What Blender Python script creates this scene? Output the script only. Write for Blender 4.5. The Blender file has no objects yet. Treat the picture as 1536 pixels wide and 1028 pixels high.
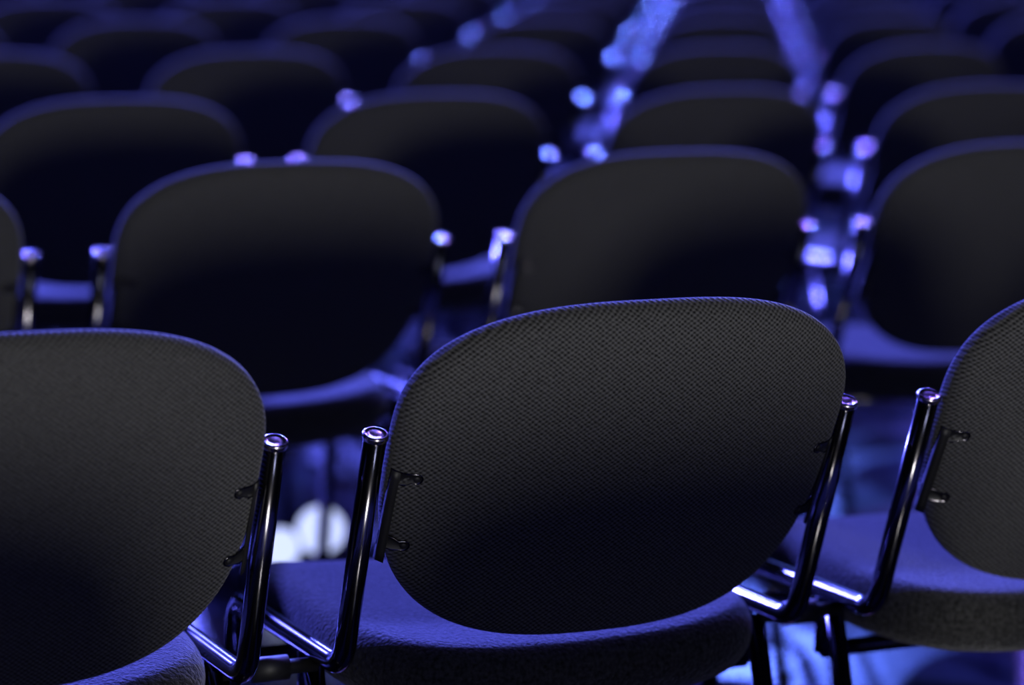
import bpy, bmesh, math, random
from mathutils import Vector, Matrix
random.seed(3)
scene=bpy.context.scene
scene.view_settings.view_transform='Standard'
scene.view_settings.look='None'
Z0=0.735; P=0.5973; W=0.5; L=0.234; RS=0.0848/0.234   # post-top height, pitch, post gap, post length, recline slope

# ---------------------------------------------------------------- materials
def newmat(name):
    m=bpy.data.materials.new(name); m.use_nodes=True
    nt=m.node_tree; b=nt.nodes['Principled BSDF']; return m,nt,b
def fabric(name,col,per=0.0064,sheen=0.12,weave=.75,fuzz=.6,dist=.0012,nsc=380):
    m,nt,b=newmat(name); N=nt.nodes.new; K=nt.links.new
    uv=N('ShaderNodeUVMap'); uv.uv_map='UVMap'
    nz=N('ShaderNodeTexNoise'); nz.inputs['Scale'].default_value=70; nz.inputs['Detail'].default_value=2
    K(uv.outputs[0],nz.inputs['Vector'])
    mx=N('ShaderNodeVectorMath'); mx.operation='MULTIPLY_ADD'
    K(nz.outputs['Color'],mx.inputs[0]); mx.inputs[1].default_value=(0.0035,0.0035,0); K(uv.outputs[0],mx.inputs[2])
    sp=N('ShaderNodeSeparateXYZ'); K(mx.outputs[0],sp.inputs[0])
    def wave(sock,p):
        a=N('ShaderNodeMath');a.operation='MULTIPLY';K(sock,a.inputs[0]);a.inputs[1].default_value=2*math.pi/p
        s=N('ShaderNodeMath');s.operation='SINE';K(a.outputs[0],s.inputs[0]);return s
    sx=wave(sp.outputs[0],per); sy=wave(sp.outputs[1],per*0.8)
    pr=N('ShaderNodeMath');pr.operation='MULTIPLY';K(sx.outputs[0],pr.inputs[0]);K(sy.outputs[0],pr.inputs[1])
    h=N('ShaderNodeMath');h.operation='MULTIPLY_ADD';K(pr.outputs[0],h.inputs[0]);h.inputs[1].default_value=.5*weave;h.inputs[2].default_value=.5*weave
    n2=N('ShaderNodeTexNoise');n2.inputs['Scale'].default_value=nsc;n2.inputs['Detail'].default_value=3
    tc=N('ShaderNodeTexCoord');K(tc.outputs['Object'],n2.inputs['Vector'])
    hh=N('ShaderNodeMath');hh.operation='MULTIPLY_ADD';K(n2.outputs[0],hh.inputs[0]);hh.inputs[1].default_value=fuzz;K(h.outputs[0],hh.inputs[2])
    bp=N('ShaderNodeBump');bp.inputs['Strength'].default_value=1.0;bp.inputs['Distance'].default_value=dist
    K(hh.outputs[0],bp.inputs['Height']);K(bp.outputs[0],b.inputs['Normal'])
    cr=N('ShaderNodeValToRGB');cr.color_ramp.elements[0].position=.28;cr.color_ramp.elements[1].position=1.0
    cr.color_ramp.elements[0].color=(col[0]*.15,col[1]*.15,col[2]*.15,1);cr.color_ramp.elements[1].color=(col[0]*2.1,col[1]*2.1,col[2]*2.1,1)
    K(hh.outputs[0],cr.inputs[0]);K(cr.outputs[0],b.inputs['Base Color'])
    b.inputs['Roughness'].default_value=.95
    b.inputs['Specular IOR Level'].default_value=.06
    b.inputs['Sheen Weight'].default_value=sheen;b.inputs['Sheen Roughness'].default_value=.4
    return m
M_back=fabric('black_woven_fabric',(.042,.042,.044))
M_seat=fabric('seat_woven_fabric',(.037,.037,.036),sheen=.24,weave=.0,fuzz=1.2,dist=.003,nsc=240)
def simple(name,col,met,rough,nscale=40,var=.15):
    m,nt,b=newmat(name);N=nt.nodes.new;K=nt.links.new
    b.inputs['Base Color'].default_value=(*col,1);b.inputs['Metallic'].default_value=met
    tc=N('ShaderNodeTexCoord');n=N('ShaderNodeTexNoise');n.inputs['Scale'].default_value=nscale;n.inputs['Detail'].default_value=4
    K(tc.outputs['Object'],n.inputs['Vector'])
    mr=N('ShaderNodeMapRange');mr.inputs['To Min'].default_value=rough*(1-var);mr.inputs['To Max'].default_value=rough*(1+var)
    K(n.outputs[0],mr.inputs['Value']);K(mr.outputs[0],b.inputs['Roughness'])
    return m
M_tube=simple('black_chrome_tube',(.11,.105,.12),1,.15)
M_cap=simple('chrome_cap',(.55,.50,.52),1,.2,300,.5)
M_plas=simple('black_plastic',(.006,.006,.007),0,.55)
# ---------------------------------------------------------------- mesh helpers
bm=bmesh.new(); uvl=bm.loops.layers.uv.new('UVMap')
def addgrid(rings,mi,uvf,closed=True,flip=False):
    vr=[[bm.verts.new(p) for p in r] for r in rings]
    n=len(rings[0])
    for a in range(len(vr)-1):
        for j in range(n if closed else n-1):
            k=(j+1)%n
            vs=[vr[a][j],vr[a][k],vr[a+1][k],vr[a+1][j]]
            if flip: vs.reverse()
            f=bm.faces.new(vs);f.material_index=mi;f.smooth=True
            for l in f.loops: l[uvl].uv=uvf(l.vert.co)
    return vr
def capface(ring,mi,uvf,flip=False):
    vs=list(ring)
    if flip: vs.reverse()
    f=bm.faces.new(vs);f.material_index=mi;f.smooth=True
    for l in f.loops:l[uvl].uv=uvf(l.vert.co)
def fillet(pts,rad,n=8):
    pts=[Vector(p) for p in pts];out=[pts[0]]
    for i in range(1,len(pts)-1):
        a=(pts[i-1]-pts[i]).normalized();c=(pts[i+1]-pts[i]).normalized()
        ang=a.angle(c);d=rad/math.tan(ang/2)
        d=min(d,(pts[i-1]-pts[i]).length*.48,(pts[i+1]-pts[i]).length*.48)
        r=d*math.tan(ang/2)
        p0=pts[i]+a*d;p1=pts[i]+c*d;cen=pts[i]+(a+c).normalized()*(r/math.sin(ang/2))
        v0=p0-cen;v1=p1-cen;tot=v0.angle(v1)
        ax=v0.cross(v1).normalized()
        for k in range(n+1): out.append(cen+Matrix.Rotation(tot*k/n,3,ax)@v0)
    out.append(pts[-1]);return out
def tube(pts,r,mi,seg=20,rad=.035,ends=True):
    path=fillet(pts,rad) if len(pts)>2 else [Vector(p) for p in pts]
    ref=Vector((1,0.01,0)) if abs((path[1]-path[0]).normalized().x)<.8 else Vector((0,1,.01))
    rings=[]
    for i,p in enumerate(path):
        t=((path[min(i+1,len(path)-1)]-path[max(i-1,0)])).normalized()
        u=(ref-t*ref.dot(t)).normalized();v=t.cross(u)
        rings.append([p+(u*math.cos(q)+v*math.sin(q))*r for q in [2*math.pi*k/seg for k in range(seg)]])
    vr=addgrid(rings,mi,lambda c:(c.x,c.z))
    if ends: capface(vr[0],mi,lambda c:(c.x,c.z),True);capface(vr[-1],mi,lambda c:(c.x,c.z))
def box(cen,size,mi,rot=None,bev=.002):
    b2=bmesh.ops.create_cube(bm,size=1.0)
    vs=b2['verts'];M=Matrix.Translation(cen)@(rot.to_4x4() if rot else Matrix())@Matrix.Diagonal((*size,1))
    bmesh.ops.transform(bm,matrix=M,verts=vs)
    es=list({e for v in vs for e in v.link_edges})
    fs0={f for v in vs for f in v.link_faces}
    for f in fs0:f.material_index=mi
    r=bmesh.ops.bevel(bm,geom=es,offset=bev,segments=2,affect='EDGES',profile=.5)
    for f in r['faces']: f.material_index=mi
# ---------------------------------------------------------------- cushion built from inset outlines
def cushion(outline,place,R,crown_r,crown_f,T,n=120):
    O=[Vector(outline(2*math.pi*k/n)) for k in range(n)]
    C=Vector((0,0))
    for o in O:C+=o
    C/=n
    nor=[]
    for k in range(n):
        t=(O[(k+1)%n]-O[k-1]).normalized();nor.append(Vector((t.y,-t.x)))
    def ring(d,h,s=1):
        out=[]
        for k in range(n):
            q=O[k]-nor[k]*d
            q=C+(q-C)*s
            out.append(place(q.x,q.y,h))
        return out
    rings=[];H=T/2
    for s in (.02,.12,.25,.4,.55,.7,.82,.92): rings.append(ring(R,H+crown_r*(1-s**2.5),s))
    for k in range(0,9):
        a=math.pi/2*k/8;rings.append(ring(R*(1-math.sin(a)),H-R+R*math.cos(a)))
    for k in range(0,9):
        a=math.pi/2*k/8;rings.append(ring(R*(1-math.cos(a)),-H+R-R*math.sin(a)))
    for s in (.92,.82,.7,.55,.4,.25,.12,.02): rings.append(ring(R,-H-crown_f*(1-s**2.5),s))
    return rings
def sgnp(v,e): return math.copysign(abs(v)**e,v)
TOP=.142;BOT=.229;HW=.2365
def outl_back(th):
    c,s=math.cos(th),math.sin(th)
    if s>=0: e=2/2.55; return (HW*sgnp(c,e),TOP*sgnp(s,e))
    e=2/3.15; return (HW*sgnp(c,e),BOT*sgnp(s,e))
al=math.atan(RS);ax_t=Vector((0,-math.sin(al),math.cos(al)));ax_n=Vector((0,-math.cos(al),-math.sin(al)))
def place_back(a,b,h):
    cur=.036*(1-(a/.25)**2)
    lum=-.012*max(0,b/.13)**2+.010*math.sin((b+.05)*9)
    return Vector((a,0,Z0))+ax_t*b+ax_n*(h+cur+lum-.004)
TB=.036;RB=.016
rb=cushion(outl_back,place_back,RB,.006,.0,TB)
vr=addgrid(rb,0,lambda c:(c.x,(c.z)/math.cos(al)));capface(vr[0],0,lambda c:(c.x,c.z),True);capface(vr[-1],0,lambda c:(c.x,c.z))
# seat
ZS=Z0-L
SH=.239
def outl_seat(th):
    c,s=math.cos(th),math.sin(th)
    if s>=0: e=2/4.0; return (SH*sgnp(c,e),.30+.23*sgnp(s,e))
    e=2/3.8; return (SH*sgnp(c,e),.30+.252*sgnp(s,e))
def place_seat(a,b,h):
    sag=.016*(a/.24)**2-.03*max(0,(b-.38)/.14)**2
    return Vector((a,b,ZS-.040+h+sag))
rs=cushion(outl_seat,place_seat,.034,.004,0,.070)
vr=addgrid(rs,1,lambda c:(c.x,c.y));capface(vr[0],1,lambda c:(c.x,c.y),True);capface(vr[-1],1,lambda c:(c.x,c.y))
# frame
TR=.0108
for sx in (-1,1):
    X=sx*W/2
    top=Vector((X,0,Z0))
    yb=RS*L
    tube([top,(X,yb,ZS-.012),(X,.42,ZS-.030),(X,.50,.0)],TR,2,rad=.04)
    tube([(X,.17,ZS-.03),(X,.02,.0)],TR,2)
    for yy in (.02,.50):
        tube([(X,yy,.0),(X,yy,.022)],.014,4)
    rings=[]
    for rr,hh in ((.0110,-.004),(.0124,-.003),(.0127,.0004),(.0124,.0017),(.0115,.0026),(.0100,.0030),(.0094,.0023),(.005,.0028),(.001,.0030)):
        rings.append([top+ax_t*hh+(Vector((1,0,0))*math.cos(q)+ax_t.cross(Vector((1,0,0)))*math.sin(q))*rr for q in [2*math.pi*k/28 for k in range(28)]])
    vv=addgrid(rings,3,lambda c:(c.x,c.y));capface(vv[-1],3,lambda c:(c.x,c.y))
    # back-rest bracket: side strip with two rounded ears and screws, following the cushion's rounded edge
    def surf(a,b,h):
        d=HW-abs(a)
        hs=TB/2-RB+math.sqrt(max(0,RB*RB-max(0,RB-d)**2)) if d<RB else TB/2
        return place_back(a,b,hs+h)
    rr=[]
    for b in [-.030-.105*j/12 for j in range(13)]:
        rr.append([surf(sx*.2345,b,-.002),surf(sx*.2345,b,.0035),surf(sx*.2285,b,.0025),surf(sx*.2285,b,-.002)])
    v3=addgrid(rr,4,lambda c:(c.x,c.z));capface(v3[0],4,lambda c:(c.x,c.z));capface(v3[-1],4,lambda c:(c.x,c.z))
    for b,fl in ((-.034,1),(-.114,-1)):
        prof=[(.2345,.005*fl),(.226,.005*fl),(.216,.005*fl)]
        for k in range(9):
            q=math.pi/2+math.pi*k/8; prof.append((.213+.006*math.cos(q),(-.001+.006*math.sin(q))*fl))
        prof+= [(.218,-.006*fl),(.224,-.010*fl),(.2345,-.012*fl)]
        cx=sum(p[0] for p in prof)/len(prof);cy=sum(p[1] for p in prof)/len(prof)
        rr=[]
        for h,sc in ((-.001,1),(.0009,1),(.0016,.95),(.0016,.82),(.0010,.78)):
            rr.append([surf(sx*(cx+(p[0]-cx)*sc),b+cy+(p[1]-cy)*sc,h) for p in prof])
        v3=addgrid(rr,2,lambda c:(c.x,c.z));capface(v3[-1],4,lambda c:(c.x,c.z))
        rr=[]
        for r_,h_ in ((.0032,.0005),(.0031,.0018),(.0022,.0024),(.0008,.0026)):
            rr.append([surf(sx*.2135+r_*math.cos(q),b-.001*fl+r_*math.sin(q),h_) for q in [2*math.pi*k/14 for k in range(14)]])
        v3=addgrid(rr,4,lambda c:(c.x,c.z));capface(v3[-1],4,lambda c:(c.x,c.z))
tube([(-W/2,.19,ZS-.085),(W/2,.19,ZS-.085)],.009,2)
tube([(-W/2,.40,ZS-.090),(W/2,.40,ZS-.090)],.009,2)
for yy in (.19,.40):
    for sx in (-1,1): tube([(sx*W/2,yy,ZS-.087),(sx*W/2,yy,ZS-.02)],.009,2)
# row link: short moulded clip joining this frame to the next chair's
tube([(W/2,.16,ZS-.030),(W/2+P-W,.16,ZS-.030)],.0075,4,16)
tube([(W/2+.030,.16,ZS-.030),(W/2+.067,.16,ZS-.030)],.0125,4,20)
bmesh.ops.recalc_face_normals(bm,faces=bm.faces)
me=bpy.data.meshes.new('conference_chair_mesh');bm.to_mesh(me);bm.free()
for m in (M_back,M_seat,M_tube,M_cap,M_plas): me.materials.append(m)
# ---------------------------------------------------------------- rows of chairs
rows=[(-1.22,-.06),(0,0),(1.239,.0687),(2.295,.1152),(3.513,.1574),(4.791,.2517)]
for k in range(9): rows.append((4.791+1.2*(k+1),.2517+.05*(k+1)))
cam_p=Vector((-1.088,-2.2174))
yaw=.4138
for D,s in rows:
    for i in range(-8,30):
        x=i*P+s
        d=Vector((x,D))-cam_p
        if D<-.5:
            if not(-3<=i<=4):continue
        else:
            az=math.atan2(d.x,d.y)-yaw
            if abs(d.length*math.sin(az))>d.length*math.cos(az)*.235+1.1: continue
        o=bpy.data.objects.new('conference_chair',me);scene.collection.objects.link(o)
        o.location=(x,D,0)
        if abs(D)>.1: o.rotation_euler=(0,0,math.radians(random.uniform(-1.2,1.2)))
# ---------------------------------------------------------------- floor and stage
def plane(name,verts,mat):
    m=bpy.data.meshes.new(name);m.from_pydata(verts,[],[(0,1,2,3)]);o=bpy.data.objects.new(name,m);scene.collection.objects.link(o);m.materials.append(mat);return o
m,nt,b=newmat('glossy_floor');N=nt.nodes.new;K=nt.links.new
tc=N('ShaderNodeTexCoord');n=N('ShaderNodeTexNoise');n.inputs['Scale'].default_value=3;n.inputs['Detail'].default_value=6;K(tc.outputs['Object'],n.inputs['Vector'])
mr=N('ShaderNodeMapRange');mr.inputs['To Min'].default_value=.12;mr.inputs['To Max'].default_value=.32;K(n.outputs[0],mr.inputs['Value']);K(mr.outputs[0],b.inputs['Roughness'])
b.inputs['Base Color'].default_value=(.015,.015,.025,1);b.inputs['Specular IOR Level'].default_value=.7
plane('floor',[(-14,-10,0),(24,-10,0),(24,24,0),(-14,24,0)],m)
def led(name,st):
    m,nt,b=newmat(name);N=nt.nodes.new;K=nt.links.new
    tc=N('ShaderNodeTexCoord');n=N('ShaderNodeTexNoise');n.inputs['Scale'].default_value=.35;n.inputs['Detail'].default_value=2;K(tc.outputs['Object'],n.inputs['Vector'])
    cr=N('ShaderNodeValToRGB');e=cr.color_ramp.elements;e[0].position=.35;e[0].color=(.004,.008,.12,1);e[1].position=.65;e[1].color=(.075,.11,1,1)
    K(n.outputs[0],cr.inputs[0]);K(cr.outputs[0],b.inputs['Emission Color']);b.inputs['Emission Strength'].default_value=st;b.inputs['Base Color'].default_value=(0.01,.01,.01,1)
    return m
plane('stage_led_wall',[(-4,21,0),(22,21,0),(22,21,2.9),(-4,21,2.9)],led('stage_led_panels',10))
plane('reflection_panel',[(-4,21.2,0),(22,21.2,0),(22,21.2,6.0),(-4,21.2,6.0)],led('reflection_panel_glow',3.5))  # unseen glowing panel, added for dim blue reflections on the nearer floor
wm=simple('dark_wall_paint',(.01,.01,.012),0,.8)
plane('wall_front',[(-14,24,0),(24,24,0),(24,24,9),(-14,24,9)],wm)
# bright floor patch of unknown origin, made up as a glowing twin-lens object
mb=simple('patch_housing',(.02,.02,.022),0,.4)
ml,nt,b=newmat('patch_glow');b.inputs['Emission Color'].default_value=(.50,.58,1,1);b.inputs['Emission Strength'].default_value=1.5;b.inputs['Base Color'].default_value=(.3,.3,.3,1)
bm=bmesh.new();uvl=bm.loops.layers.uv.new('UVMap')
box(Vector((0,0,.012)),(.20,.14,.024),0)
for cx,r_,z_ in ((-.040,.036,.066),(.036,.043,.092)):
    t0=Vector((cx,-.0,z_));dn=Vector((-.35,-.85,.38)).normalized();u_=dn.cross(Vector((0,0,1))).normalized();v_=u_.cross(dn)
    rr=[]
    for r2_,h_ in ((r_*.5,-.08),(r_*.9,-.06),(r_*1.1,0),(r_*1.1,.012),(r_*1.02,.012),(r_,.004)):
        rr.append([t0+dn*h_+(u_*math.cos(q)+v_*math.sin(q))*r2_ for q in [2*math.pi*k/28 for k in range(28)]])
    v3=addgrid(rr,0,lambda c:(c.x,c.z));capface(v3[0],0,lambda c:(c.x,c.z));capface(v3[-1],1,lambda c:(c.x,c.z))
    tube([(cx-r_*1.15,0,.02),(cx-r_*1.15,0,z_)],.004,0,8);tube([(cx+r_*1.15,0,.02),(cx+r_*1.15,0,z_)],.004,0,8)
bmesh.ops.recalc_face_normals(bm,faces=bm.faces)
lm=bpy.data.meshes.new('floor_bright_patch');bm.to_mesh(lm);bm.free();lm.materials.append(mb);lm.materials.append(ml)
lo=bpy.data.objects.new('floor_bright_patch',lm);scene.collection.objects.link(lo);lo.location=(.405,2.10,0)
# ---------------------------------------------------------------- lights
def area(name,loc,tgt,size,col,power):
    l=bpy.data.lights.new(name,'AREA');l.shape='DISK';l.size=size;l.color=col;l.energy=power
    o=bpy.data.objects.new(name,l);scene.collection.objects.link(o);o.location=loc
    o.rotation_euler=(Vector(tgt)-Vector(loc)).to_track_quat('-Z','Y').to_euler();return o
area('rear_house_light',(-.4,-4.7,1.18),(0.3,1,.8),.5,(1,.98,.91),125)
area('rear_fill_light',(.5,-7,4.5),(0.3,1,.8),.8,(.62,.68,1),26)  # unseen fill, added to lighten the lower part of the backs
area('stage_wash_light',(-3,17,7.2),(.5,2,.5),.3,(.11,.12,1),15000)
area('stage_wash_light',(4,20,7.5),(1.5,3,.5),.3,(.11,.13,1),16500)
area('stage_wash_light',(8,10,5.5),(1,2,.5),.2,(.20,.12,1),500)
area('cap_glint_light',(3,4.5,5.5),(.7,1,.5),.2,(.36,.20,1),45)  # this and the lamps below: unseen, added for glints on the post caps
area('cap_glint_light',(3.3,8.2,6),(.2,3.5,.5),.12,(.22,.15,1),170)
area('cap_glint_light',(4.6,9.6,6),(1.4,5,.5),.12,(.12,.17,1),350)
area('cap_glint_light',(6,11,6),(3,6,.5),.10,(.10,.18,1),800)
area('cap_glint_light',(7.6,13.6,6.2),(4,8.6,.5),.10,(.10,.18,1),1000)
w=bpy.data.worlds.new('hall');scene.world=w;w.use_nodes=True
w.node_tree.nodes['Background'].inputs[0].default_value=(.02,.03,.08,1);w.node_tree.nodes['Background'].inputs[1].default_value=.06
# ---------------------------------------------------------------- camera
f,yaw,pi_,ro=3938.8,.4138,.1729,.0180
fw=Vector((math.sin(yaw)*math.cos(pi_),math.cos(yaw)*math.cos(pi_),-math.sin(pi_)))
rt=Vector((math.cos(yaw),-math.sin(yaw),0));up=rt.cross(fw)
r2=rt*math.cos(ro)+up*math.sin(ro);u2=-rt*math.sin(ro)+up*math.cos(ro)
c=bpy.data.cameras.new('camera');co=bpy.data.objects.new('camera',c);scene.collection.objects.link(co)
Mx=Matrix((r2,u2,-fw)).transposed().to_4x4();Mx.translation=Vector((-1.088,-2.2174,.5026+Z0));co.matrix_world=Mx
c.sensor_width=36;c.lens=f/1536*36;c.clip_start=.05
c.dof.use_dof=True;c.dof.focus_distance=(Vector((0.05,-.05,Z0))-Mx.translation).dot(fw);c.dof.aperture_fstop=2.5
scene.camera=co
